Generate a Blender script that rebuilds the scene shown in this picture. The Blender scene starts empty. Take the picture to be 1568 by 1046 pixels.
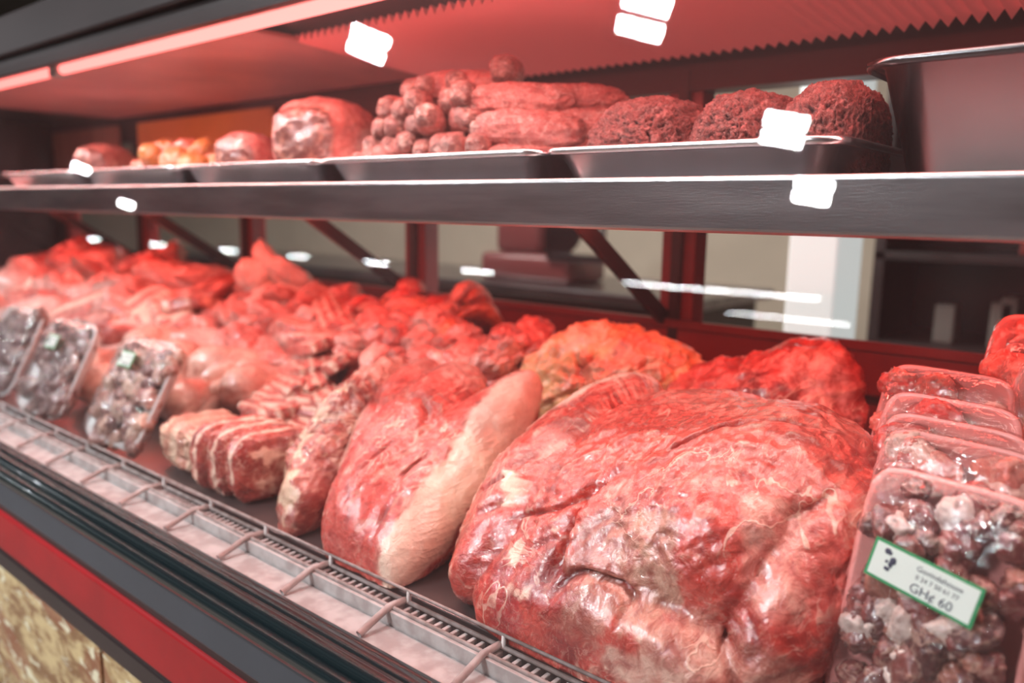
import bpy, bmesh, math, random
import numpy as np
from mathutils import Vector, Matrix, Euler
random.seed(7); rng=np.random.default_rng(7)
D=bpy.data; SC=bpy.context.scene
SC.view_settings.view_transform='Standard'

# ---------------------------------------------------------------- noise
def perlin(P):
    P=np.asarray(P,float)+100.37; i=np.floor(P).astype(np.int64); f=P-i
    w=f*f*f*(f*(f*6-15)+10); res=np.zeros(len(P))
    for dx in (0,1):
        for dy in (0,1):
            for dz in (0,1):
                h=((i[:,0]+dx)*73856093)^((i[:,1]+dy)*19349663)^((i[:,2]+dz)*83492791)
                h=((h^(h>>13))*1274126177)&0xffffffff; h=h^(h>>15)
                h=(h*2246822519)&0xffffffff; h=h^(h>>13)
                g=((h&255)/127.5-1)*(f[:,0]-dx)+(((h>>8)&255)/127.5-1)*(f[:,1]-dy)+(((h>>16)&255)/127.5-1)*(f[:,2]-dz)
                ww=(w[:,0] if dx else 1-w[:,0])*(w[:,1] if dy else 1-w[:,1])*(w[:,2] if dz else 1-w[:,2])
                res+=g*ww
    return res
def fbm(P,o=4,g=.5):
    P=np.asarray(P,float); s=0;a=1
    for k in range(o): s=s+a*perlin(P*(2**k)+k*17.3); a*=g
    return s
def ridge(P,o=3):
    s=0;a=1
    for k in range(o): s=s+a*(1-np.abs(perlin(P*(2**k)+k*9.1))*2.2); a*=.5
    return s/1.75
# ---------------------------------------------------------------- geometry
_ico={}
def ico(s):
    if s not in _ico:
        bm=bmesh.new(); bmesh.ops.create_icosphere(bm,subdivisions=s,radius=1)
        _ico[s]=(np.array([v.co[:] for v in bm.verts]),[tuple(v.index for v in f.verts) for f in bm.faces]); bm.free()
    return _ico[s]
def frame(d,up=(0,0,1)):
    d=Vector(d).normalized(); x=d.cross(Vector(up))
    if x.length<1e-4: x=Vector((1,0,0))
    x.normalize(); z=x.cross(d).normalized()
    return np.array([x[:],d[:],z[:]]).T
def euler(rx=0,ry=0,rz=0):
    return np.array(Euler((math.radians(rx),math.radians(ry),math.radians(rz))).to_matrix())
def smooth(x,a,b):
    t=np.clip((x-a)/(b-a),0,1); return t*t*(3-2*t)
def seg_d(P,a,b):
    a=np.array(a,float);b=np.array(b,float);ab=b-a
    t=np.clip(((P-a)@ab)/max(ab@ab,1e-9),0,1); return np.linalg.norm(P-a-t[:,None]*ab,axis=1)
def paint(P,base,splats,nf=30,na=.02,seed=0):
    C=np.tile(np.array(base,float),(len(P),1)); n=fbm(P*nf+seed,4)
    for (a,b,r,col) in splats:
        d=seg_d(P,a,b)+n*na*2
        m=(1-smooth(d,r*.80,r*1.08))[:,None]; C=C*(1-m)+np.array(col)*m
    return C
def part(V,F,mat=0,col=None,sm=True): return (np.asarray(V,float),F,mat,col,sm)
def blob(c,r,R=None,pw=1.0,amp=.08,fq=2.0,sub=4,seed=None,mat=0,col=(.6,.2,.15),colfn=None,floor=None,rid=0,jit=.12):
    V,F=ico(sub); V=V.copy(); seed=rng.uniform(0,900) if seed is None else seed
    if pw!=1: V=np.sign(V)*np.abs(V)**pw
    n=fbm(V*fq+seed,4)*amp
    if rid: n=n+rid*(ridge(V*fq*1.3+seed+5)-.6)
    L=V*(1+n)[:,None]*np.array(r)
    W=L@(np.eye(3) if R is None else R).T+np.array(c)
    if floor is not None: W[:,2]=np.maximum(W[:,2],floor)
    if colfn: C=colfn(L,W)
    else: C=np.array(col)*(1+jit*fbm(V*2.3+seed,3))[:,None]
    return part(W,F,mat,np.clip(C,0,1))
def lobe(p0,p1,rs,ru,ext=.0):
    p0=Vector(p0);p1=Vector(p1);d=p1-p0
    return (np.array(((p0+p1)/2)[:]),frame(d),np.array([rs,d.length/2+ext,ru]))
def lobed(C,lobes,sub,k=70,amp=.008,fq=14,famp=.005,ff=(60,12,60),fdir=(0,1,.4),colfn=None,floor=.902,seed=0,mat=0,
          marb=.5,dark=.6,fatc=(.88,.60,.46),mth=(.80,.93),crk=.012,front=None,warp=2.5):
    V,F=ico(sub); C=np.array(C,float); T=[]
    for c,R,r in lobes:
        o=((C-c)@R)/r; d=(V@R)/r
        A=(d*d).sum(1);B=(d*o).sum(1);Q=(o*o).sum()-1; disc=B*B-A*Q
        t=np.where(disc>0,(-B+np.sqrt(np.maximum(disc,0)))/A,0.02); T.append(np.maximum(t,.02))
    T=np.array(T); t=np.log(np.exp(T*k).sum(0))/k
    P=C+V*t[:,None]
    fat0=smooth(colfn(P)[:,1],.38,.52)
    t=t+amp*fbm(P*fq+seed,4)
    w=np.stack([perlin(P*9+3+seed),perlin(P*9+40+seed),perlin(P*9+80+seed)],1)
    cr=1-np.abs(perlin((P@frame(fdir))*np.array((14,3.5,14))+w*.8+seed))*2
    gate=smooth(fbm(P*8+seed+50,2),-.15,.3)*(1-.8*fat0)
    t=t-crk*smooth(cr,.86,1.0)*gate
    Fr=frame(fdir); Q=(P@Fr)*np.array(ff)
    Q=Q+1.3*np.stack([perlin(P*13+3),perlin(P*13+40),perlin(P*13+80)],1)+warp*w
    rg=ridge(Q*.5+seed,3)
    fine=fbm(P*110,3)
    t=t+famp*((rg-.6)+.35*fine)*(1-.6*fat0)
    P=C+V*t[:,None]; P[:,2]=np.maximum(P[:,2],floor)
    if front: P[:,1]=front+np.log(1+np.exp((P[:,1]-front)*110))/110
    col=colfn(P)
    lean=1-fat0
    dk=((smooth(cr,.88,1.0)*.9*gate+ (1-smooth(rg,.25,.6))*.6)*(.25+.75*lean))[:,None]*dark  # muscle seams, plus crevice shade put into the tint colour
    col=col*(1-dk)+col*np.array((.55,.25,.23))*dk
    reg=smooth(fbm(P*11+seed+70,3),-.15,.3)
    mm=(smooth(rg+.12*fine,*mth)*reg*marb)[:,None]
    col=col*(1-mm)+np.array(fatc)*mm
    return part(P,F,mat,np.clip(col,0,1))
def box(x0,x1,y0,y1,z0,z1,mat=0,bev=0.0,seg=2,R=None,o=(0,0,0),sm=False):
    bm=bmesh.new(); bmesh.ops.create_cube(bm,size=1)
    for v in bm.verts: v.co=Vector(((x0+x1)/2+v.co.x*(x1-x0),(y0+y1)/2+v.co.y*(y1-y0),(z0+z1)/2+v.co.z*(z1-z0)))
    if bev>0: bmesh.ops.bevel(bm,geom=bm.edges[:],offset=bev,segments=seg,profile=.5,affect='EDGES')
    V=np.array([v.co[:] for v in bm.verts]);F=[tuple(v.index for v in f.verts) for f in bm.faces]; bm.free()
    if R is not None: V=V@np.array(R).T
    return part(V+np.array(o),F,mat,None,sm)
def tube(pts,r,mat=0,n=10,col=None,cap=True):
    V=[];F=[]
    pts=[Vector(p) for p in pts]
    for i,p in enumerate(pts):
        d=(pts[min(i+1,len(pts)-1)]-pts[max(i-1,0)]).normalized()
        x=d.cross(Vector((0.01,.02,1)));
        if x.length<.05: x=d.cross(Vector((1,0,0)))
        x.normalize(); y=d.cross(x)
        for k in range(n):
            a=2*math.pi*k/n; V.append((p+x*math.cos(a)*r+y*math.sin(a)*r)[:])
    for i in range(len(pts)-1):
        for k in range(n):
            F.append((i*n+k,i*n+(k+1)%n,(i+1)*n+(k+1)%n,(i+1)*n+k))
    if cap: F.append(tuple(range(n))); F.append(tuple((len(pts)-1)*n+k for k in range(n)))
    V=np.array(V); return part(V,F,mat,np.tile(col,(len(V),1)) if col is not None else None,True)
def extrude_x(prof,x0,x1,mat=0,close=True,sm=False):
    n=len(prof);V=[(x0,y,z) for y,z in prof]+[(x1,y,z) for y,z in prof]
    F=[(i,(i+1)%n,n+(i+1)%n,n+i) for i in range(n if close else n-1)]
    if close: F+= [tuple(range(n)),tuple(range(2*n-1,n-1,-1))]
    return part(V,F,mat,None,sm)
PARENT=[None]
def obj(name,parts,mats,loc=None):
    V=[];F=[];M=[];S=[];Cc=[];o=0
    for v,f,m,c,s in parts:
        V.append(v);F+= [tuple(i+o for i in q) for q in f];M+=[m]*len(f);S+=[s]*len(f)
        Cc.append(c if c is not None else np.full((len(v),3),.8)); o+=len(v)
    V=np.concatenate(V);Cc=np.concatenate(Cc)
    org=np.array(loc if loc is not None else (V.min(0)+V.max(0))/2); V=V-org
    me=D.meshes.new(name); me.from_pydata(V.tolist(),[],F)
    me.polygons.foreach_set('material_index',M); me.polygons.foreach_set('use_smooth',S)
    for m in mats: me.materials.append(m)
    a=me.color_attributes.new('tint','FLOAT_COLOR','POINT')
    a.data.foreach_set('color',np.concatenate([Cc,np.ones((len(Cc),1))],1).ravel())
    me.update(); ob=D.objects.new(name,me); ob.location=org; SC.collection.objects.link(ob)
    if PARENT[0]: ob.parent=PARENT[0]
    return ob
# ---------------------------------------------------------------- materials
class NT:
    def __init__(s,name):
        s.m=D.materials.new(name); s.m.use_nodes=True; s.t=s.m.node_tree; s.n=s.t.nodes
        s.n.clear(); s.out=s.n.new('ShaderNodeOutputMaterial')
    def a(s,ty,ins={},**kw):
        x=s.n.new(ty)
        for k,v in kw.items(): setattr(x,k,v)
        for k,v in ins.items():
            if isinstance(v,bpy.types.NodeSocket): s.t.links.new(v,x.inputs[k])
            else: x.inputs[k].default_value=v
        return x
    def noise(s,co,scale,det=4,dist=0,rough=.5):
        return s.a('ShaderNodeTexNoise',{'Vector':co,'Scale':scale,'Detail':det,'Distortion':dist,'Roughness':rough}).outputs[0]
    def mr(s,v,a,b,c=0,d=1):
        x=s.a('ShaderNodeMapRange',{'Value':v,1:a,2:b,3:c,4:d},interpolation_type='SMOOTHSTEP'); return x.outputs[0]
    def mul(s,a,b): return s.a('ShaderNodeMath',{0:a,1:b},operation='MULTIPLY').outputs[0]
    def vein(s,co,scale,w,det=3,dist=1.5):
        n=s.noise(co,scale,det,dist,.5)
        d=s.a('ShaderNodeMath',{0:n,1:.5},operation='SUBTRACT').outputs[0]
        d=s.a('ShaderNodeMath',{0:d},operation='ABSOLUTE').outputs[0]
        return s.mr(d,w*.3,w,1,0)
    def mix(s,f,a,b,bt='MIX'):
        x=s.a('ShaderNodeMix',{0:f},data_type='RGBA',blend_type=bt)
        for i,v in ((6,a),(7,b)):
            if isinstance(v,bpy.types.NodeSocket): s.t.links.new(v,x.inputs[i])
            else: x.inputs[i].default_value=tuple(v)[:3]+(1,)
        return x.outputs[2]
    def end(s,sh): s.t.links.new(sh,s.out.inputs[0]); return s.m
def obco(n,scale=(1,1,1),rot=(0,0,0)):
    c=n.a('ShaderNodeTexCoord').outputs['Object']
    return n.a('ShaderNodeMapping',{'Vector':c,'Scale':scale,'Rotation':rot}).outputs[0]
def meatmat(name,fat=(.88,.60,.46),famt=.6,fs=18,dark=(.60,.25,.23),damt=.65,ds=26,stretch=(1,.18,1),rot=(.5,0,0),rough=.27,coat=.9,bump=.6,bd=.004,fth=(.57,.66),vein=.5):
    n=NT(name); co=obco(n); cs=obco(n,stretch,rot)
    tint=n.a('ShaderNodeVertexColor',layer_name='tint').outputs[0]
    g=n.a('ShaderNodeSeparateColor',{0:tint}).outputs[1]
    lean=n.mr(g,.38,.55,1,.22)
    n1=n.noise(co,ds,8,1.0,.62); n2=n.noise(cs,fs,7,1.6,.62); n3=n.noise(cs,fs*4.5,5,1.0,.6); n4=n.noise(co,ds*6,4,0,.6)
    c=n.mix(n.mul(n.mul(n.mr(n1,.44,.60),damt),lean),tint,n.mix(1,tint,dark,'MULTIPLY'))
    c=n.mix(n.mul(n.mul(n.mr(n3,.52,.40),damt*.6),lean),c,n.mix(1,c,dark,'MULTIPLY'))
    c=n.mix(n.mul(n.mr(n2,*fth),famt),c,fat)
    c=n.mix(n.mul(n.mr(n3,.56,.66),famt*.6),c,fat)
    h=n.a('ShaderNodeMath',{0:n1,1:n3},operation='ADD').outputs[0]
    h=n.a('ShaderNodeMath',{0:n4,1:.3,2:h},operation='MULTIPLY_ADD').outputs[0]
    if vein:
        gate=n.mr(n.noise(co,ds*.4,3),.47,.62)
        v1=n.mul(n.vein(cs,fs*.9,.018),gate); v2=n.vein(co,fs*2.2,.014)
        c=n.mix(n.mul(v1,vein*1.2),c,fat); c=n.mix(n.mul(v2,vein*.3),c,fat)
        h=n.a('ShaderNodeMath',{0:v1,1:.2,2:h},operation='MULTIPLY_ADD').outputs[0]
    b=n.a('ShaderNodeBump',{'Height':h,'Strength':bump,'Distance':bd}).outputs[0]
    b2=n.a('ShaderNodeBump',{'Height':h,'Strength':bump*.45,'Distance':bd}).outputs[0]
    ro=n.mr(n1,.3,.7,rough-.08,rough+.2)
    p=n.a('ShaderNodeBsdfPrincipled',{'Base Color':c,'Roughness':ro,'Normal':b,'Coat Weight':coat,'Coat Roughness':.09,'Coat Normal':b2,'Specular IOR Level':.6})
    return n.end(p.outputs[0])
def simple(name,col,rough=.5,metal=0,nz=0,ns=20,bump=0,bs=60,coat=0,stretch=(1,1,1),col2=None,em=0,emc=(1,.2,.18)):
    n=NT(name); co=obco(n,stretch); c=tuple(col)+(1,)
    nn=n.noise(co,ns,5)
    if nz: c=n.mix(n.mul(n.mr(nn,.35,.65),nz),col,col2 or tuple(x*.5 for x in col))
    ins={'Base Color':c,'Roughness':rough,'Metallic':metal,'Coat Weight':coat}
    if em: ins['Emission Color']=tuple(emc)+(1,); ins['Emission Strength']=em
    if bump: ins['Normal']=n.a('ShaderNodeBump',{'Height':n.noise(co,bs,4),'Strength':bump,'Distance':.002}).outputs[0]
    return n.end(n.a('ShaderNodeBsdfPrincipled',ins).outputs[0])
def emis(name,col,s):
    n=NT(name); return n.end(n.a('ShaderNodeEmission',{'Color':tuple(col)+(1,),'Strength':s}).outputs[0])
def clear(name,refl=.05,haze=.03,hcol=(1,.9,.9),rough=.03,bump=0,bs=40,tr=(1,1,1),hn=3,pw=4):
    n=NT(name); co=obco(n)
    ins={}
    if bump:
        ins['Normal']=n.a('ShaderNodeBump',{'Height':n.noise(co,bs,3,1.5),'Strength':bump,'Distance':.004}).outputs[0]
    lw=n.a('ShaderNodeLayerWeight',{'Blend':.5,**ins}).outputs['Facing']
    f=n.a('ShaderNodeMath',{0:lw,1:float(pw)},operation='POWER').outputs[0]
    f=n.a('ShaderNodeMath',{0:f,1:1-refl,2:refl},operation='MULTIPLY_ADD').outputs[0]
    gl=n.a('ShaderNodeBsdfGlossy',{'Roughness':rough,'Color':(1,1,1,1),**ins}).outputs[0]
    t=n.a('ShaderNodeBsdfTransparent',{'Color':tr+(1,)}).outputs[0]
    df=n.a('ShaderNodeBsdfDiffuse',{'Color':hcol+(1,)}).outputs[0]
    tl=n.a('ShaderNodeBsdfTranslucent',{'Color':hcol+(1,)}).outputs[0]
    dd=n.a('ShaderNodeMixShader',{0:.5,1:df,2:tl}).outputs[0]
    hz=n.mr(n.noise(co,hn,6,.5),.3,.7,haze*.5,haze*1.5)
    s=n.a('ShaderNodeMixShader',{0:hz,1:t,2:dd}).outputs[0]
    s=n.a('ShaderNodeMixShader',{0:f,1:s,2:gl}).outputs[0]
    return n.end(s)
M_beef=meatmat('beef_muscle',famt=.28,fs=16,rot=(.6,0,.5),damt=.75)
M_brisk=meatmat('brisket_muscle',famt=.25,fs=20,rot=(.5,0,.3),damt=.75)
M_beef2=meatmat('beef_fascia',famt=.5,fs=24,stretch=(1,.35,1),fth=(.53,.62))
M_fat=meatmat('fatty_trim',fat=(.92,.66,.42),famt=.5,fs=14,stretch=(1,1,1),damt=.4)
M_soft=meatmat('soft_offal',famt=.3,fs=20,stretch=(1,1,1),damt=.5,bump=.5,vein=.25)
M_skin=meatmat('poultry_skin',fat=(.92,.74,.62),famt=.35,fs=30,stretch=(1,1,1),damt=.5,bump=.5,vein=.2)
M_mince=meatmat('minced_beef',fat=(.65,.36,.31),famt=.3,fs=120,ds=90,stretch=(1,1,1),bump=1,bd=.005,coat=.1,rough=.5,vein=0)
M_roll=meatmat('stuffed_roll',fat=(.74,.50,.44),famt=.5,fs=50,ds=40,stretch=(1,.5,1),bump=.9,vein=.7,coat=.5)
M_steel=simple('brushed_steel',(.40,.39,.40),.28,1,.7,4,.08,80,stretch=(1,8,8))
M_tray=simple('aluminium_tray',(.8,.8,.82),.25,1,.2,10,.1,60)
M_pan=simple('gastro_steel',(.10,.10,.105),.22,1,.3,6)
M_redpost=simple('red_painted_frame',(.24,.03,.03),.35,0,.4,8,coat=.3)
M_dark=simple('dark_panel',(.030,.018,.018),.4,0,.3,5)
M_white=simple('white_plastic',(.46,.43,.42),.4,0,.6,40,col2=(.22,.17,.16))
M_wire=simple('coated_wire',(.5,.47,.46),.35,0,.6,60,col2=(.2,.15,.13))
M_rub=simple('black_rubber',(.008,.014,.016),.22,0,coat=.4)
M_grey=simple('grey_trim',(.05,.055,.068),.4,0,.15,10)
M_redtrim=simple('red_trim',(.34,.006,.01),.4,0,.3,12)
M_deck=simple('deck_steel',(.18,.15,.15),.35,.8,.3,10)
M_foam=simple('pink_foam',(.88,.34,.31),.4,0,.2,20,coat=.3)
M_foamw=simple('clear_tray',(.62,.62,.61),.35,0,.2,20)
M_label=simple('label_paper',(.72,.80,.74),.5)
M_green=simple('label_green',(.02,.28,.10),.5)
M_ink=simple('label_ink',(.03,.04,.08),.5)
M_film=clear('cling_film',.05,.02,(1,.85,.82),.06,.9,45,pw=3)
M_filmp=clear('pink_cling_film',.06,.08,(1,.6,.55),.08,.9,45,pw=3)
M_glass=clear('display_glass',.06,.024,(1,.70,.70),.012,hn=2.0,pw=5)
# ---------------------------------------------------------------- room
M_wall=simple('beige_plaster',(.55,.46,.36),.8,0,.15,3)
M_floor=simple('floor_tile',(.25,.2,.17),.35,0,.4,4)
M_ceil=simple('ceiling_paint',(.12,.11,.11),.8)
M_wallf=simple('shop_wall',(.12,.105,.10),.8,0,.3,2)
X0,X1,Y0,Y1=-16,4,-7,4.2
obj('floor',[box(X0,X1,Y0,Y1,-.1,0)],[M_floor])
obj('ceiling',[box(X0,X1,Y0,Y1,2.95,3.05)],[M_ceil])
obj('wall_back',[box(X0,X1,Y1,Y1+.1,0,3)],[M_wall])
obj('wall_front',[box(X0,X1,Y0-.1,Y0,0,3)],[M_wallf])
obj('wall_left',[box(X0-.1,X0,Y0,Y1,0,3)],[M_wallf])
obj('wall_right',[box(X1,X1+.1,Y0,Y1,0,3)],[M_wallf])
# ---------------------------------------------------------------- display case
CX0,CX1=-3.6,.75
case=D.objects.new('display_case',None); SC.collection.objects.link(case); PARENT[0]=case
def marble():
    n=NT('yellow_marble'); co=obco(n,(.45,1,1))
    w=n.noise(co,26,9,.6,.7); c=n.mix(n.mr(w,.40,.60),(.22,.10,.035),(.60,.44,.22))
    v=n.noise(co,12,6,.8); c=n.mix(n.mul(n.mr(v,.50,.58),.75),c,(.26,.08,.035))
    v=n.noise(co,48,6,.6); c=n.mix(n.mr(v,.56,.66),c,(.75,.68,.48))
    return n.end(n.a('ShaderNodeBsdfPrincipled',{'Base Color':c,'Roughness':.2}).outputs[0])
M_marble=marble()
nt=9; tw=(CX1-CX0)/nt
base=[box(CX0+i*tw+.004,CX0+(i+1)*tw-.004,.455,.475,.02,.695,0,.003) for i in range(nt)]
base+=[box(CX0,CX1,.475,1.42,.0,.70,1)]
base+=[box(CX0,CX1,.448,.475,.697,.725,1)]
base+=[box(CX0,CX1,.452,.5,.725,.735,1),box(CX0,CX1,.446,.5,.735,.808,2,.004),box(CX0,CX1,.452,.5,.808,.822,1),box(CX0,CX1,.446,.5,.822,.872,3,.004)]
for (yc,zc,r) in ((.447,.884,.012),(.463,.893,.013),(.482,.892,.011),(.500,.886,.009)):
    p=[(yc+r*math.cos(a*math.pi/8),zc+r*math.sin(a*math.pi/8)) for a in range(16)]
    base.append(extrude_x(p,CX0,CX1,4,True,True))
base+=[box(CX0,CX1,.452,.505,.868,.884,4)]
base+=[box(CX0,CX1,.49,1.42,.70,.872,1)]
base+=[box(CX0,CX1,.60,1.36,.872,.899,5,.002)]
obj('counter_base',base,[M_marble,M_dark,M_redtrim,M_grey,M_rub,M_deck])
obj('steel_shelf',[box(CX0,CX1,.752,1.30,1.365,1.377,0,.002),box(CX0,CX1,.735,.752,1.330,1.386,0,.005,3),box(CX0,CX1,.752,.775,1.330,1.336,0)],[M_steel])
posts=[-3.55,-2.88,-2.20,-1.45,-.73,.0,.68]
up=[]
for x in posts:
    up+=[box(x-.035,x+.035,1.35,1.40,.90,1.66,0,.004),box(x-.008,x+.012,1.338,1.35,.95,1.6,1)]
    a=Vector((x-.02,1.02,1.355)); b=Vector((x-.02,1.345,1.15)); d=b-a; R=frame(d)
    up+=[box(-.006,.006,-d.length/2,d.length/2,-.014,.014,1,0,R=R,o=((a+b)/2)[:])]
up+=[box(CX0,CX1,1.34,1.41,1.06,1.135,0,.004),box(CX0,CX1,1.335,1.345,1.135,1.15,0),box(CX0,CX1,1.36,1.38,.90,1.06,0)]
up+=[box(CX0,CX1,1.34,1.40,1.565,1.66,1),box(CX0,CX1,1.34,1.40,1.36,1.385,0)]
obj('rear_window_frame',up,[M_redpost,M_dark])
obj('canopy',[box(CX0,CX1,.66,1.41,1.66,1.74,0,.004),box(CX0,CX1,.675,.69,1.625,1.66,0),box(CX0-.03,CX0,.45,1.42,.7,1.74,0),box(CX1,CX1+.03,.45,1.42,.7,1.74,0)],[M_dark])
V=[];pitch=.019;n=int(1.55/pitch);
for i in range(n*2+1):
    x=-1.25+i*pitch/2; z=1.650-(.015 if i%2 else 0)
    V+=[(x,.88,z),(x,1.28,z-.025)]
F=[(2*i,2*i+1,2*i+3,2*i+2) for i in range(n*2)]
obj('ribbed_canopy_panel',[part(V,F,0,None,False)],[simple('ribbed_acrylic_added_glow',(.9,.32,.30),.3,0,em=.14)])  # faint red emission added to make the ribs show; the panel is no lamp
obj('light_reflector',[box(-2.95,-1.27,.80,1.32,1.645,1.652,0)],[simple('reflector_red',(.80,.30,.27),.4,0,.5,3)])
g0=(.507,.89);g1=(.666,1.64)
obj('front_glass',[part([(CX0,)+g0,(CX1,)+g0,(CX1,)+g1,(CX0,)+g1],[(0,1,2,3)],0,None,False)],[M_glass])
obj('red_tube_lamp',[tube([(-3.4,.735,1.630),(.65,.735,1.630)],.010,0,14),box(-3.45,.7,.72,.75,1.642,1.658,1)]+
    [box(x-.02,x+.02,.72,.75,1.616,1.645,1,.003) for x in (-3.42,-1.9,-.45,.68)],[emis('red_tube_glow',(1,.17,.15),4.0),M_white])
def area(name,loc,sx,sy,e,col,rot=(0,0,0)):
    l=D.lights.new(name,'AREA'); l.shape='RECTANGLE'; l.size=sx; l.size_y=sy; l.energy=e; l.color=col
    o=D.objects.new(name,l); o.location=loc; o.rotation_euler=[math.radians(a) for a in rot]; SC.collection.objects.link(o); return o
area('red_strip_light',(-1.3,.765,1.612),3.9,.02,8,(1,.11,.09),(20,0,0))
area('added_white_fill',(-1.3,.715,1.612),3.9,.015,10.5,(1,.84,.77),(-4,0,0))  # added fill light, whitens the fronts of the meat
area('added_shelf_fill',(-1.3,.80,1.328),3.9,.012,2.4,(1,.78,.70),(0,0,0))  # added fill under the shelf lip for the front goods
area('added_red_fill',(-1.3,1.05,1.352),3.9,.02,10,(1,.11,.08),(0,0,0))  # added red fill under the shelf, reddens the goods at the back
rk=[]
rk+=[box(-3.5,.7,.510,.556,.873,.884,0,.002),box(-3.5,.7,.556,.562,.873,.900,0,.001)]
x=-3.4
while x<.68:
    rk.append(box(x,x+.005,.564,.584,.891,.897,0,.001)); x+=.0125
rk.append(tube([(-3.5,.563,.901),(.7,.563,.901)],.0026,1,8)); rk.append(tube([(-3.5,.585,.900),(.7,.585,.900)],.0026,1,8))
rk.append(tube([(-3.5,.586,.913),(.7,.586,.913)],.0020,1,8))
x=-3.4
while x<.68:
    rk.append(tube([(x,.515,.888),(x,.558,.903),(x,.584,.902)],.0042,0,8))
    rk.append(tube([(x+.004,.585,.900),(x+.004,.586,.913)],.0028,1,8))
    x+=.145
obj('wire_deck_rack',rk,[M_white,M_wire])
PARENT[0]=None
M_tan=simple('tan_panel',(.60,.26,.06),.6,0,.3,4)
obj('hanging_tan_sign',[box(-2.78,-1.98,1.31,1.325,1.385,1.62,0,.003)],[M_tan])
M_wood=simple('wood_panel',(.16,.07,.045),.5,0,.7,7,stretch=(1,1,.2),col2=(.32,.18,.12))
obj('wooden_sign',[box(-3.5,-2.93,1.31,1.325,1.385,1.62,0,.003)],[M_wood])
# ---------------------------------------------------------------- ceiling lamps (shop)
def spot(x,y,e,rz,s=.12):
    o=obj('ceiling_led_lamp',[box(-s*.85,s*.85,-s*1.4,s*1.4,.0,.05,0,.005)],[M_white],(0,0,0))
    o.location=(x,y,2.9); o.rotation_euler[2]=math.radians(rz)
    for k in (-.72,.72):
        l=area('led_panel',(0,k*s*1.0,-.004),s*1.45,s*.95,e,(.92,.97,1)); l.parent=o
for x,y,r in ((-3.17,-.95,-56),(-1.69,-1.07,-37),(-1.44,-1.97,-25),(-1.50,-2.6,-22)): spot(x,y,29,r)
for x,y in ((-8.97,-2.0),(-9.8,-2.9)): spot(x,y,12,-70,.10)
def tubelamp(x0,x1,y,e,w=.03):
    o=obj('ceiling_tube_lamp',[box(x0,x1,y-.06,y+.06,2.9,2.94,0,.004)],[M_white])
    l=area('tube_panel',(0,0,-.03),abs(x1-x0),w,e,(.95,.98,1)); l.parent=o
tubelamp(-3.6,-1.96,-4.33,14); tubelamp(-2.9,-1.9,-4.9,6,.025)
for x in (-5.3,-6.8,-8.25,-9.8,-11.8,-14): tubelamp(x-.2,x+.2,-4.35,6)
# ---------------------------------------------------------------- back of shop
area('added_rear_fill',(-2.6,1.75,2.85),3.8,.4,120,(1,.96,.89))  # unseen area light added to brighten the rear wall and pillar
obj('added_rear_fill_housing',[box(-4.5,-.7,1.45,2.05,2.87,2.93,0)],[M_white])  # unseen housing made up for the added rear fill
obj('white_pillar',[box(-.79,-.665,2.05,2.25,0,2.95,0,.006),box(-.81,-.645,2.03,2.27,0,.12,0,.006)],[simple('white_added_glow',(.9,.95,.93),.4,em=.55,emc=(.92,1,.97))])  # plain pillar; emission added in the material to brighten it
sh=[box(-.72,1.2,2.95,3.0,0,2.2,0)]
for z in (.5,.95,1.22,1.5,1.8): sh.append(box(-.72,1.2,2.55,2.95,z,z+.025,0,.003))
for x in (-.72,.2,1.17): sh.append(box(x,x+.03,2.55,2.98,0,2.2,0))
for i in range(40):
    x=-.62+rng.uniform(0,1.7); z=(.975,1.245,1.525)[i%3]; w=rng.uniform(.03,.06);h=rng.uniform(.07,.17)
    sh.append(box(x,x+w,2.62,2.72,z,z+h,1+i%3,.006))
obj('dark_shelving_unit',sh,[M_dark,simple('jar_a',(.25,.24,.22),.3),simple('jar_b',(.25,.04,.035),.4),simple('jar_c',(.08,.10,.11),.3)])
M_rd=simple('red_enamel',(.13,.03,.03),.3,coat=.4)
obj('rear_counter',[box(-5.5,-1.35,2.6,3.2,0,1.0,0,.01),box(-5.55,-1.3,2.55,3.25,1.0,1.04,1,.006)],[M_dark,M_steel])
dx=.28
sl=[box(-2.75+dx,-2.25+dx,2.7,3.0,1.04,1.16,0,.03,3,sm=True),box(-2.7+dx,-2.45+dx,2.75,2.95,1.16,1.36,0,.03,3,sm=True)]
bl=[(math.cos(a*math.pi/20),math.sin(a*math.pi/20)) for a in range(40)]
V=[(-2.42+dx+.16*c,2.80,1.30+.16*s) for c,s in bl]+[(-2.42+dx+.16*c,2.83,1.30+.16*s) for c,s in bl]
sl.append(part(V,[tuple(range(40)),tuple(range(79,39,-1))]+[(i,(i+1)%40,40+(i+1)%40,40+i) for i in range(40)],1,None,False))
sl+=[box(-2.35+dx,-2.05+dx,2.68,2.78,1.14,1.17,1,.004),tube([(-2.1+dx,2.73,1.17),(-2.1+dx,2.73,1.30)],.015,2)]
obj('red_meat_slicer',sl,[M_rd,M_pan,M_dark])
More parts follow.
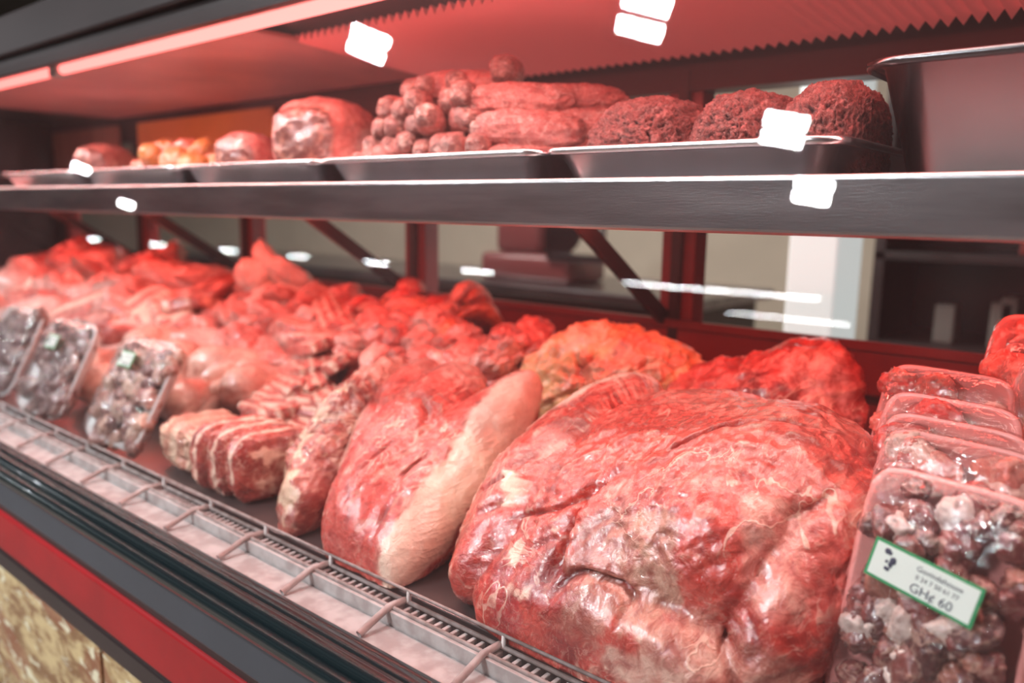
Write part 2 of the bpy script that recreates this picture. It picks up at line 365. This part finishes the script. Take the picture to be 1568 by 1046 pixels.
# ---------------------------------------------------------------- trays on the shelf
def tray(name,x0,x1,y0,y1,z0,h,mat,lip=.014,fl=.022,th=.0025,rc=.03):
    def loop(dx,z):
        a0,a1,b0,b1=x0+dx,x1-dx,y0+dx,y1-dx; r=max(rc-dx*.3,.008); L=[]
        for (cx,cy,s) in ((a1-r,b1-r,0),(a0+r,b1-r,1),(a0+r,b0+r,2),(a1-r,b0+r,3)):
            for k in range(7):
                a=(s+k/6)*math.pi/2; L.append((cx+r*math.cos(a),cy+r*math.sin(a),z))
        return L
    rings=[loop(.0,z0+h-.008),loop(-.001,z0+h-.002),loop(.003,z0+h),loop(lip-.003,z0+h),loop(lip,z0+h-.003),loop(lip+fl-.004,z0+.006),loop(lip+fl,z0+th)]
    V=[];F=[];n=28
    outer=[loop(lip+fl-.002,z0),loop(lip+fl-.007,z0+.004),loop(lip-.003,z0+h-.006),loop(.003,z0+h-.004),loop(.002,z0+h-.009)]
    allr=outer+rings
    for L in allr: V+=L
    for i in range(len(allr)-1):
        for k in range(n): F.append((i*n+k,i*n+(k+1)%n,(i+1)*n+(k+1)%n,(i+1)*n+k))
    F.append(tuple(range(n))[::-1]); F.append(tuple((len(allr)-1)*n+k for k in range(n)))
    return obj(name,[part(V,F,0,None,True)],[mat])
Z=1.3775
for x0,x1 in ((-.60,-.250),(-1.035,-.605),(-1.47,-1.04),(-1.92,-1.48),(-2.4,-1.94)):
    tray('aluminium_tray',x0,x1,.758,1.12,Z,.045,M_tray)
tray('deep_steel_pan',-.255,.27,.79,1.15,Z,.115,M_pan,.016,.03,rc=.045)
def mince(c,r,seed):
    V,F=ico(7); v=V.copy()
    n=fbm(v*3+seed,3)*.10
    w=np.stack([perlin(v*9+seed),perlin(v*9+seed+30),perlin(v*9+seed+60)],1)
    rr=ridge(v*9+w*1.2+seed,2)
    n=n+.10*(rr-.6)+.03*fbm(v*30,2)
    v=np.sign(v)*np.abs(v)**.85
    L=v*(1+n)[:,None]*np.array(r); W=L+np.array(c); W[:,2]=np.maximum(W[:,2],Z+.004)
    C=np.array((.38,.12,.105))*(.55+.75*smooth(rr,.2,.9))[:,None]*(1+.5*fbm(W*70+seed,3))[:,None]
    return part(W,F,0,np.clip(C,0,1))
obj('minced_beef_mound',[mince((-.535,.92,1.422),(.076,.095,.068),1)],[M_mince])
obj('minced_beef_mound',[mince((-.405,.92,1.422),(.060,.095,.066),11)],[M_mince])
obj('minced_beef_mound',[mince((-.308,.92,1.420),(.048,.095,.072),21)],[M_mince])
P=[]
def rollpart(x,y0,y1,z,r,seed,col=(.60,.24,.21),end=(.27,.15,.13),R=None,ef=.70,amp=.07,rid=.04):
    yc=(y0+y1)/2; hl=(y1-y0)/2
    def cf(L,W):
        e=smooth(-L[:,1],hl*ef,hl*(ef+.12))[:,None]
        s=.5+.5*np.sin(L[:,1]*260+3*fbm(W*40,2)); c=np.array(col)*(1-.5*s[:,None]*(fbm(W*30,2)+.4)[:,None])
        q=smooth(fbm(W*60+seed,3),.05,.3)[:,None]
        ec=np.array(end)*(1-q)+np.array((.60,.42,.36))*q
        return c*(1-e)+ec*e
    return blob((x,yc,z),(r,hl,r),R,.80,amp,2.2,5,seed,0,colfn=cf,rid=rid)
s=0; r3=np.random.default_rng(5)
for lay,(xa,xb,zz,yf) in enumerate(((-1.01,-.76,1.408,.800),(-1.035,-.76,1.442,.806),(-1.02,-.78,1.476,.815),(-1.01,-.83,1.508,.83),(-.97,-.86,1.532,.86))):
    x=xa
    while x<=xb:
        r=r3.uniform(.0185,.0235); y0=yf+r3.uniform(-.012,.018)
        P.append(rollpart(x,y0,y0+.13,zz+r3.uniform(-.005,.005),r,s,R=euler(r3.uniform(-10,10),0,r3.uniform(18,48)))); s+=3; x+=.041
P.append(rollpart(-.81,.89,1.00,1.552,.023,s,R=euler(0,0,30)))
for i,(x,y,z,rz,r) in enumerate(((-.715,.89,1.414,-46,.026),(-.69,.95,1.428,-42,.023),(-.725,.89,1.460,-53,.027),(-.69,.96,1.472,-50,.023),(-.755,.91,1.502,-56,.026),(-.71,.97,1.510,-50,.021),(-.87,.92,1.535,-62,.022))):
    P.append(rollpart(x,y-.08,y+.08,z,r,100+i*7,R=euler(0,0,rz),ef=.82,amp=.14,rid=.12,col=(.56,.21,.18)))
for i in range(5): P.append(blob((-1.00+.01*i,.80+.012*i,1.41+.006*i),(.02,.02,.018),None,1,.2,2,4,None,0,(.45,.22,.19)))
obj('stuffed_meat_rolls',P,[M_roll])
def bigroll(c,r,hl,rz,seed,body=(.74,.32,.28),end=(.15,.06,.05)):
    def cf(L,W):
        e=smooth(-L[:,1],hl*.74,hl*.84)[:,None]; q=smooth(fbm(W*45+seed,3),.12,.35)[:,None]
        ec=np.array(end)*(1-q)+np.array((.38,.2,.15))*q
        return np.array(body)*(1+.3*fbm(W*14,2))[:,None]*(1-e)+ec*e
    return blob(c,(r,hl,r),euler(0,0,rz),.75,.07,1.6,6,seed,0,colfn=cf,rid=.04)
obj('rolled_meat_joint',[bigroll((-1.225,.93,1.462),.080,.11,22,3)],[M_soft])
obj('rolled_meat_joint',[bigroll((-1.40,.87,1.436),.052,.06,30,13,(.45,.16,.14))],[M_soft])
obj('rolled_meat_joint',[bigroll((-2.13,.92,1.44),.055,.09,35,33,(.4,.15,.12))],[M_soft])
obj('small_meat_cuts',[blob((-1.34+rng.uniform(-.05,.06),1.04+rng.uniform(-.02,.04),1.42+rng.uniform(0,.08)),(.03,.03,.025),None,1,.2,2,4,None,0,(.65,.09,.08)) for i in range(16)],[M_beef])
obj('cooked_chicken_pieces',[blob((rng.uniform(-1.84,-1.55),rng.uniform(.84,1.0),1.41+rng.uniform(0,.06)),tuple(rng.uniform(.022,.04,3)),euler(*rng.uniform(0,180,3)),1,.2,2,4,None,0,(.50,.22,.05) if i%3 else (.48,.15,.08)) for i in range(34)],[M_skin])
# ---------------------------------------------------------------- big beef cuts on the deck
FATC=(.90,.64,.50)
def c_big(P):
    C=paint(P,(.60,.075,.055),[
      ((-.42,.92,1.14),(-.30,.86,1.15),.10,(.74,.22,.17)),
      ((-.28,.72,1.12),(-.24,.70,1.00),.07,(.72,.13,.10)),
      ((-.26,.68,1.07),(-.24,.66,1.02),.03,(.78,.34,.27)),
      ((-.40,.62,1.06),(-.42,.62,.95),.048,(.52,.20,.15)),
      ((-.36,.63,1.07),(-.35,.62,.97),.030,(.58,.28,.20)),
      ((-.46,.70,1.11),(-.41,.66,1.08),.018,(.72,.36,.29)),
      ((-.49,.61,1.02),(-.42,.60,.93),.025,(.42,.04,.035)),
      ((-.56,.62,1.0),(-.50,.60,.93),.02,(.46,.04,.04)),
      ((-.58,.68,1.06),(-.50,.61,.97),.007,FATC),((-.53,.70,1.09),(-.46,.61,1.0),.006,(.85,.55,.43)),((-.50,.62,.99),(-.45,.60,.93),.006,FATC),
      ((-.30,.60,.95),(-.20,.60,.93),.05,(.60,.24,.18)),
      ((-.36,.60,.93),(-.28,.60,.96),.02,(.74,.42,.33)),
      ((-.665,.66,.98),(-.655,.78,1.06),.042,FATC),((-.655,.78,1.06),(-.575,.93,1.15),.046,FATC),
      ((-.63,.60,.92),(-.665,.66,.98),.032,FATC),
      ((-.575,.93,1.15),(-.45,1.0,1.17),.045,FATC)],24,.012)
    return C*(1+.25*fbm(P*25,3))[:,None]
lob=[lobe((-.44,.66,.95),(-.42,.97,1.05),.18,.118,.05),lobe((-.585,.63,.93),(-.55,.95,1.10),.07,.08,.02),
     lobe((-.33,.66,1.00),(-.30,.92,1.07),.13,.105,.03),
     lobe((-.42,.58,.91),(-.40,.76,.97),.18,.065,.03),lobe((-.24,.63,.95),(-.225,.82,1.06),.05,.07,.02)]
obj('beef_leg_cut',[lobed((-.40,.79,1.0),lob,7,60,.009,10,.008,(46,5,46),(.55,.7,.7),c_big,seed=12,marb=.85,dark=.85,crk=.013,mth=(.84,.95),front=.588,warp=1.6)],[M_beef])
def c_br(P):
    C=paint(P,(.66,.09,.07),[
      ((-.80,.88,1.14),(-1.0,.95,1.12),.07,(.80,.33,.27)),
      ((-.88,.66,1.0),(-.97,.78,1.08),.022,(.80,.42,.34)),
      ((-.84,.66,1.0),(-.86,.74,1.06),.020,(.68,.04,.04)),
      ((-.655,.56,.92),(-.665,.76,1.04),.050,FATC),((-.665,.76,1.04),(-.705,.97,1.16),.060,(.90,.62,.50)),
      ((-.740,.70,1.07),(-.760,.78,1.11),.010,(.22,.05,.05))],26,.009,5)
    return C*(1+.15*fbm(P*25+9,3))[:,None]
lob=[lobe((-.765,.60,.91),(-.87,.92,1.07),.085,.085,.03),lobe((-.705,.59,.90),(-.745,.92,1.08),.055,.065,.035),lobe((-.86,.70,.95),(-.97,.94,1.07),.055,.07,.02)]
obj('beef_brisket',[lobed((-.79,.77,.98),lob,7,60,.007,10,.005,(54,4,54),(-.2,.85,.45),c_br,seed=31,marb=.65,dark=.75,crk=.008,mth=(.84,.96),front=.588)],[M_brisk])
def c_3(P):
    C=paint(P,(.46,.12,.09),[((-.92,.60,.95),(-1.0,.75,1.05),.018,(.74,.52,.36)),((-.98,.62,.93),(-1.08,.8,1.02),.02,(.70,.46,.32)),
      ((-1.0,.85,1.08),(-1.08,.95,1.08),.05,(.76,.40,.32))],30,.03,8)
    return C*(1+.35*fbm(P*30+9,3))[:,None]
lob=[lobe((-.915,.62,.91),(-1.03,.92,1.06),.05,.08,.03),lobe((-.965,.65,.91),(-1.08,.90,1.03),.04,.07,.02)]
obj('beef_flank',[lobed((-.985,.78,.97),lob,7,90,.014,18,.012,(50,14,50),(-.3,.85,.45),c_3,seed=51,marb=.75,dark=.85,fatc=(.80,.58,.44),front=.590)],[M_beef2])
def ribs(c,r,R,seed,ax=0,per=.026,pale=False,red=(.58,.13,.11),pw=.42,rid=.06,sub=6):
    def cf(L,W):
        q=L[:,ax]+.006*fbm(W*40+seed,2); s=.5+.5*np.sin(q*2*math.pi/per)
        m=smooth(s,.45,.7)[:,None]; fat=np.array((.86,.58,.45))
        C=np.array(red)*(1-m)+fat*m
        if pale: C=C*.5+np.array((.60,.42,.27))*.5
        return C*(1+.4*fbm(W*40+seed,3))[:,None]
    return blob(c,r,R,pw,.09,2,sub,seed,0,colfn=cf,floor=.902,rid=rid)
M_rib=meatmat('rib_meat',famt=.3,fs=30,stretch=(1,1,1),damt=.8)
P=[]
for i in range(3):
    P.append(ribs((-1.150+.046*i,.675+.004*i,.952),(.025,.07,.054+.004*math.sin(i*3)),euler(0,0,-8),3+i*7,0,.024,pw=.5,red=(.50,.08,.06),rid=.08))
obj('beef_rib_rack',P,[M_rib])
obj('beef_rib_rack',[ribs((-1.270,.69,.944),(.080,.065,.042),euler(0,0,-6),6,0,.05,True,pw=.6,rid=.12)],[M_rib])
P=[]
for i in range(18):
    P.append(ribs((-1.17-.05*(i%3)-.012*i,.80+.018*i,.945+.009*i+.012*(i%2)),(.10,.03,.014),euler(rng.uniform(0,35),rng.uniform(-16,16),rng.uniform(-35,25)),20+i,1,.022,red=(.68,.16,.13)))
obj('beef_rib_strips',P,[M_rib])
# ---------------------------------------------------------------- piles
def heap(name,n,xr,yr,zf,size,cols,mat,sub=4,amp=.25,rid=.09,squash=.7,el=1.5,slabs=0):
    P=[]
    for i in range(n):
        x=rng.uniform(*xr);y=rng.uniform(*yr);z=zf(x,y)+rng.uniform(-.02,.012)
        if slabs and rng.uniform()<slabs:
            s=rng.uniform(*size)*1.2
            P.append(ribs((x,y,z),(s*1.3,s*.9,s*.28),euler(rng.uniform(-10,50),rng.uniform(-30,30),rng.uniform(-60,60)),rng.uniform(0,900),int(rng.integers(2)),rng.uniform(.03,.06),red=tuple(np.array((.72,.22,.18))*rng.uniform(.8,1.1)),sub=5)); continue
        s=rng.uniform(*size); r=(s*rng.uniform(.8,el),s*rng.uniform(.7,1.2),s*squash*rng.uniform(.6,1.2))
        c=np.array(cols[rng.integers(len(cols))])*rng.uniform(.8,1.12)
        P.append(blob((x,y,z),r,euler(*rng.uniform(-40,40,2),rng.uniform(0,180)),rng.uniform(.65,1),amp,1.6,sub,None,0,tuple(c),floor=.902,rid=rid,jit=.35))
    for i in range(max(6,n//4)):
        x=rng.uniform(*xr);y=rng.uniform(*yr);h=(zf(x,y)-.90)
        P.append(blob((x,y,.90+h*.42),(size[1]*1.4,size[1]*1.3,max(h*.5,.02)),None,1,.15,2,4,None,0,tuple(cols[0]),floor=.902))
    return obj(name,P,[mat])
ramp=lambda y0,z0,y1,z1:(lambda x,y:z0+(z1-z0)*min(max((y-y0)/(y1-y0),0),1))
heap('pork_offal_pile',80,(-1.93,-1.40),(.98,1.22),ramp(.95,.98,1.2,1.13),(.028,.052),[(.80,.36,.30),(.74,.22,.18),(.84,.48,.41)],M_soft,5,el=2.0)
heap('pale_fat_lump',5,(-1.86,-1.74),(1.14,1.20),ramp(1.1,1.16,1.25,1.20),(.045,.06),[(.92,.74,.66)],M_fat,5)
P=[]
for i in range(26):
    a=rng.uniform(0,2*math.pi); cx=rng.uniform(-1.38,-1.08);cy=rng.uniform(1.03,1.25);cz=1.06+(cy-1.0)*.40+rng.uniform(-.02,.03)
    R=rng.uniform(.035,.06); Rm=euler(rng.uniform(-50,50),rng.uniform(-50,50),math.degrees(a))
    V,F=ico(5); V=V.copy(); seed=rng.uniform(0,500)
    th=V[:,0]*1.3; rr=R*(1+.25*V[:,2]); L=np.stack([np.sin(th)*rr,V[:,1]*.03,np.cos(th)*rr-R+V[:,2]*.008],1)
    L+= .004*np.stack([fbm(V*2+seed),fbm(V*2+seed+9),fbm(V*2+seed+19)],1)
    W=L@Rm.T+np.array((cx,cy,cz)); col=((.66,.06,.035),(.75,.18,.08),(.80,.34,.26))[i%3]
    P.append(part(W,F,0,np.clip(np.array(col)*(1+.4*fbm(V*2.5+seed,3))[:,None],0,1)))
for i in range(10): P.append(blob((rng.uniform(-1.34,-1.1),rng.uniform(1.06,1.24),.98),(.07,.06,.085),None,1,.15,2,4,None,0,(.5,.06,.04),floor=.902))
obj('liver_pieces',P,[M_soft])
def c_y(P): return paint(P,(.88,.45,.20),[((-.70,1.02,1.10),(-.62,1.06,1.12),.06,(.82,.26,.15)),((-.84,1.04,1.10),(-.76,1.06,1.15),.03,(.92,.62,.40))],20,.03)*(1+.4*fbm(P*30,3))[:,None]
obj('beef_fat_trim',[lobed((-.74,1.13,1.02),[lobe((-.82,1.05,1.02),(-.70,1.16,1.10),.07,.095,.04),lobe((-.70,1.08,1.05),(-.60,1.16,1.08),.06,.09,.03),lobe((-.86,1.10,.98),(-.8,1.2,1.0),.05,.1,.03)],7,80,.020,14,.018,(36,14,36),(.7,.5,.4),c_y,seed=77,marb=.5,dark=.9,fatc=(.92,.68,.43),crk=.02)],[M_fat])
obj('beef_chuck',[lobed((-.47,1.14,1.0),[lobe((-.58,1.12,1.02),(-.36,1.15,1.05),.09,.105,.04),lobe((-.46,1.16,1.09),(-.36,1.18,1.12),.06,.06,.03)],6,80,.02,14,.010,(46,16,46),(.7,.6,.2),
   lambda P:paint(P,(.62,.12,.10),[((-.38,1.1,1.14),(-.34,1.1,1.1),.05,(.72,.36,.32)),((-.46,1.08,1.12),(-.42,1.08,1.10),.02,(.3,.05,.05))],30,.02)*(1+.3*fbm(P*30+4,3))[:,None],seed=99,marb=.7,dark=.9)],[M_beef])
heap('beef_trimmings',44,(-1.28,-.86),(.98,1.12),ramp(.95,1.05,1.12,1.13),(.022,.04),[(.72,.2,.16),(.8,.36,.3)],M_beef,5)
heap('goat_meat_pile',120,(-3.3,-2.0),(.84,1.22),ramp(.8,.98,1.2,1.14),(.04,.085),[(.66,.18,.14),(.75,.3,.25),(.55,.12,.1),(.82,.46,.40)],M_beef,4,el=2.0,slabs=.35)
def chicken(c,rz,s=1.0,seed=0):
    P=[];R=euler(0,0,rz);c=np.array(c)
    def w(o): return c+R@(np.array(o)*s)
    col=(.80,.44,.34)
    P.append(blob(w((0,0,.05)),(.06*s,.09*s,.05*s),R,1,.08,1.6,5,seed,0,col,floor=.902))
    P.append(blob(w((0,-.03,.065)),(.048*s,.06*s,.042*s),R,1,.06,1.6,5,seed+3,0,col))
    for sx in (-1,1):
        P.append(blob(w((sx*.045,.05,.05)),(.026*s,.05*s,.03*s),R@euler(-20,0,sx*18),1,.08,1.6,4,seed+5,0,col))
        P.append(blob(w((sx*.038,.105,.06)),(.013*s,.038*s,.014*s),R@euler(15,0,-sx*15),1,.08,1.6,4,seed+6,0,(.84,.56,.44)))
        P.append(blob(w((sx*.062,-.03,.055)),(.014*s,.036*s,.018*s),R@euler(20,0,sx*12),1,.08,1.6,4,seed+7,0,(.83,.52,.41)))
    return P
P=[]
for i,(x,y,z,rz) in enumerate(((-1.78,.76,.90,20),(-1.64,.79,.90,-15),(-1.50,.81,.90,10),(-1.92,.80,.91,40),(-1.70,.87,.95,60),(-1.54,.90,.95,-30),(-1.86,.90,.96,10),(-1.42,.88,.93,25))):
    P+=chicken((x,y,z),rz,1.0,i*11)
obj('dressed_chickens',P,[M_skin])
# ---------------------------------------------------------------- packs
def txt(s,size,loc,R,mat):
    cu=D.curves.new('t','FONT'); cu.body=s; cu.size=size; cu.align_x='CENTER'; cu.resolution_u=3
    o=D.objects.new('t',cu); SC.collection.objects.link(o); bpy.context.view_layer.update()
    me=o.to_mesh(); V=np.array([v.co[:] for v in me.vertices]);F=[tuple(p.vertices) for p in me.polygons]
    o.to_mesh_clear(); D.objects.remove(o); D.curves.remove(cu)
    V=np.stack([V[:,0],np.zeros(len(V)),V[:,1]],1)+np.array(loc)
    return part(V,F,mat,None,False)
def xform(p,R,o): return (p[0]@R.T+np.array(o),)+p[1:]
def pack(name,loc,w,h,d,tilt,yaw,cols,n,cs,foam,film,label=None,lrot=0,bulge=.022,seed=0):
    """tray standing on its short edge; local: x width, z height, open face towards -y"""
    P=[]
    def rr(sx,sz,y,pw=.28):
        return [(sx*np.sign(math.cos(a))*abs(math.cos(a))**pw,y,h/2+sz*np.sign(math.sin(a))*abs(math.sin(a))**pw) for a in [2*math.pi*(i+.5)/48 for i in range(48)]]
    rings=[rr(w/2-.018,h/2-.018,d),rr(w/2-.012,h/2-.012,d+.001),rr(w/2-.008,h/2-.008,d-.006),rr(w/2-.001,h/2-.001,.006),rr(w/2+.003,h/2+.003,.003),rr(w/2+.003,h/2+.003,-.001),rr(w/2-.002,h/2-.002,-.001),rr(w/2-.010,h/2-.010,d-.008)]
    V=[v for L in rings for v in L];F=[]
    for i in range(len(rings)-1):
        for q in range(48): F.append((i*48+q,i*48+(q+1)%48,(i+1)*48+(q+1)%48,(i+1)*48+q))
    F.append(tuple(range(48)));F.append(tuple((len(rings)-1)*48+q for q in range(48)))
    P.append(part(V,F,1,None,True))
    r2=np.random.default_rng(seed)
    for i in range(n):
        x=r2.uniform(-1,1)*(w/2-.008);z=h/2+r2.uniform(-1,1)*(h/2-.008)
        e=(1-abs(x/(w/2))**3)*(1-abs((z-h/2)/(h/2))**3)
        y=.004-bulge*.72*e*r2.uniform(.5,1.0)
        s=r2.uniform(*cs); c=np.array(cols[r2.integers(len(cols))])*r2.uniform(.75,1.15)
        P.append(blob((x,y+.004,z),(s*r2.uniform(.7,1.5),s*.8,s*r2.uniform(.7,1.5)),euler(*r2.uniform(-40,40,3)),r2.uniform(.6,1),.25,1.8,4,r2.uniform(0,900),0,tuple(c),rid=.12,jit=.5))
    G=36;V=[];F=[]
    for i in range(G+1):
        for j in range(G+1):
            a=-1+2*i/G;b=-1+2*j/G
            x=a*(w/2+.004)*(1-.06*b*b*a*a);z=h/2+b*(h/2+.004)*(1-.06*a*a*b*b)
            e=(1-abs(a)**6)*(1-abs(b)**6); V.append((x,.003-(bulge+.004)*e**.6,z))
    V=np.array(V); wv=fbm(V*np.array((30,30,60))+seed,3)*.0026
    edge=smooth(np.maximum(abs(V[:,0])/(w/2),abs(V[:,2]-h/2)/(h/2)),.6,1)
    V[:,1]-=np.abs(wv)*(1+1.5*edge)
    for i in range(G):
        for j in range(G): F.append((i*(G+1)+j,(i+1)*(G+1)+j,(i+1)*(G+1)+j+1,i*(G+1)+j+1))
    P.append(part(V,F,2,None,True))
    Rg=[rr(w/2+.005,h/2+.005,.004),rr(w/2+.004,h/2+.004,d*.5),rr(w/2-.006,h/2-.006,d+.003)]
    V=[v for L in Rg for v in L];F=[(i*48+q,i*48+(q+1)%48,(i+1)*48+(q+1)%48,(i+1)*48+q) for i in range(2) for q in range(48)]
    P.append(part(V,F,2,None,True))
    if label:
        lx,lz,lw,lh=label; yy=-bulge-.0085
        Lp=[box(-lw/2,lw/2,-.0004,.0004,-lh/2,lh/2,3),box(-lw/2+.0025,lw/2-.0025,-.0009,.0,-lh/2+.0025,lh/2-.0025,4)]
        fs=lh/.034
        Lp+=[txt('Govindahouse',.0065*fs,(lw*.14,-.0012,lh*.17),None,5),txt('0 24 7 50 61 77',.0055*fs,(lw*.14,-.0012,-lh*.03),None,5),txt('GH¢ 60',.011*fs,(lw*.12,-.0012,-lh*.36),None,5)]
        for k in range(9): Lp.append(blob((-lw*.34+lh*r2.uniform(-.17,.17),-.001,lh*.08+lh*r2.uniform(-.22,.22)),(lh*r2.uniform(.03,.08),.0004,lh*r2.uniform(.03,.09)),None,1,.5,3,3,4+k,5))
        Rl=euler(0,lrot,0)
        for p in Lp: P.append(xform(p,Rl,(lx,yy,lz)))
    R=euler(0,0,yaw)@euler(-tilt,0,0)
    P=[xform(p,R,(0,0,0)) for p in P]; zmin=min(p[0][:,2].min() for p in P)
    P=[(p[0]+np.array(loc)-np.array((0,0,zmin)),)+p[1:] for p in P]
    return obj(name,P,[M_soft,foam,film,M_green,M_label,M_ink])
RB=[(.22,.045,.04),(.17,.035,.03),(.38,.14,.10),(.11,.025,.025),(.2,.055,.045)]
PK=[(.68,.14,.10),(.75,.26,.20),(.60,.06,.05),(.82,.5,.42)]
pack('wrapped_oxtail_tray',(-.128,.635,.902),.135,.235,.03,14,-12,RB+[(.76,.6,.54)],110,(.009,.015),M_foam,M_film,(.0,.160,.085,.032),8,seed=3)
for i in range(4):
    pack('wrapped_meat_tray',(-.144-.018*i,.715+.065*i,.902),.135,.243+.008*i,.03,16,-10,PK,26,(.014,.022),M_foam,M_filmp,(.0,.20,.07,.03) if i==3 else None,0,seed=10+i)
for i in range(6):
    pack('wrapped_meat_tray',(-.001-.024*i,.72+.06*i,.902),.13,.235+.020*i,.03,16,-10,PK,24,(.014,.022),M_foam,M_filmp,None,0,seed=30+i)
GZ=[(.46,.28,.21),(.34,.17,.13),(.58,.41,.32),(.25,.12,.10)]
pack('wrapped_gizzard_tray',(-1.46,.600,.902),.19,.200,.022,30,2,GZ,90,(.012,.018),M_foamw,M_film,(-.01,.15,.05,.03),0,seed=60)
pack('wrapped_offal_tray',(-1.80,.600,.902),.19,.205,.022,28,4,[(.13,.07,.065),(.2,.13,.115)],60,(.014,.02),M_foamw,M_film,(.0,.15,.045,.03),0,seed=61)
pack('wrapped_offal_tray',(-2.08,.600,.902),.19,.205,.022,28,4,[(.12,.07,.07),(.2,.13,.115)],50,(.014,.02),M_foamw,M_film,None,0,seed=62)
# ---------------------------------------------------------------- world + camera
w=D.worlds.new('world'); SC.world=w; w.use_nodes=True
w.node_tree.nodes['Background'].inputs[0].default_value=(.6,.6,.7,1); w.node_tree.nodes['Background'].inputs[1].default_value=.1
cam=D.cameras.new('camera'); cam.sensor_width=36; cam.lens=36*1245/1600; cam.clip_start=.02
co=D.objects.new('camera',cam); co.location=(0,0,1.35)
co.rotation_euler=(Euler((math.radians(90-9.4),0,math.radians(40))).to_matrix()@Matrix.Rotation(math.radians(.9),3,'Z')).to_euler(); SC.collection.objects.link(co)
cam.dof.use_dof=True; cam.dof.focus_distance=.82; cam.dof.aperture_fstop=2.6
SC.camera=co
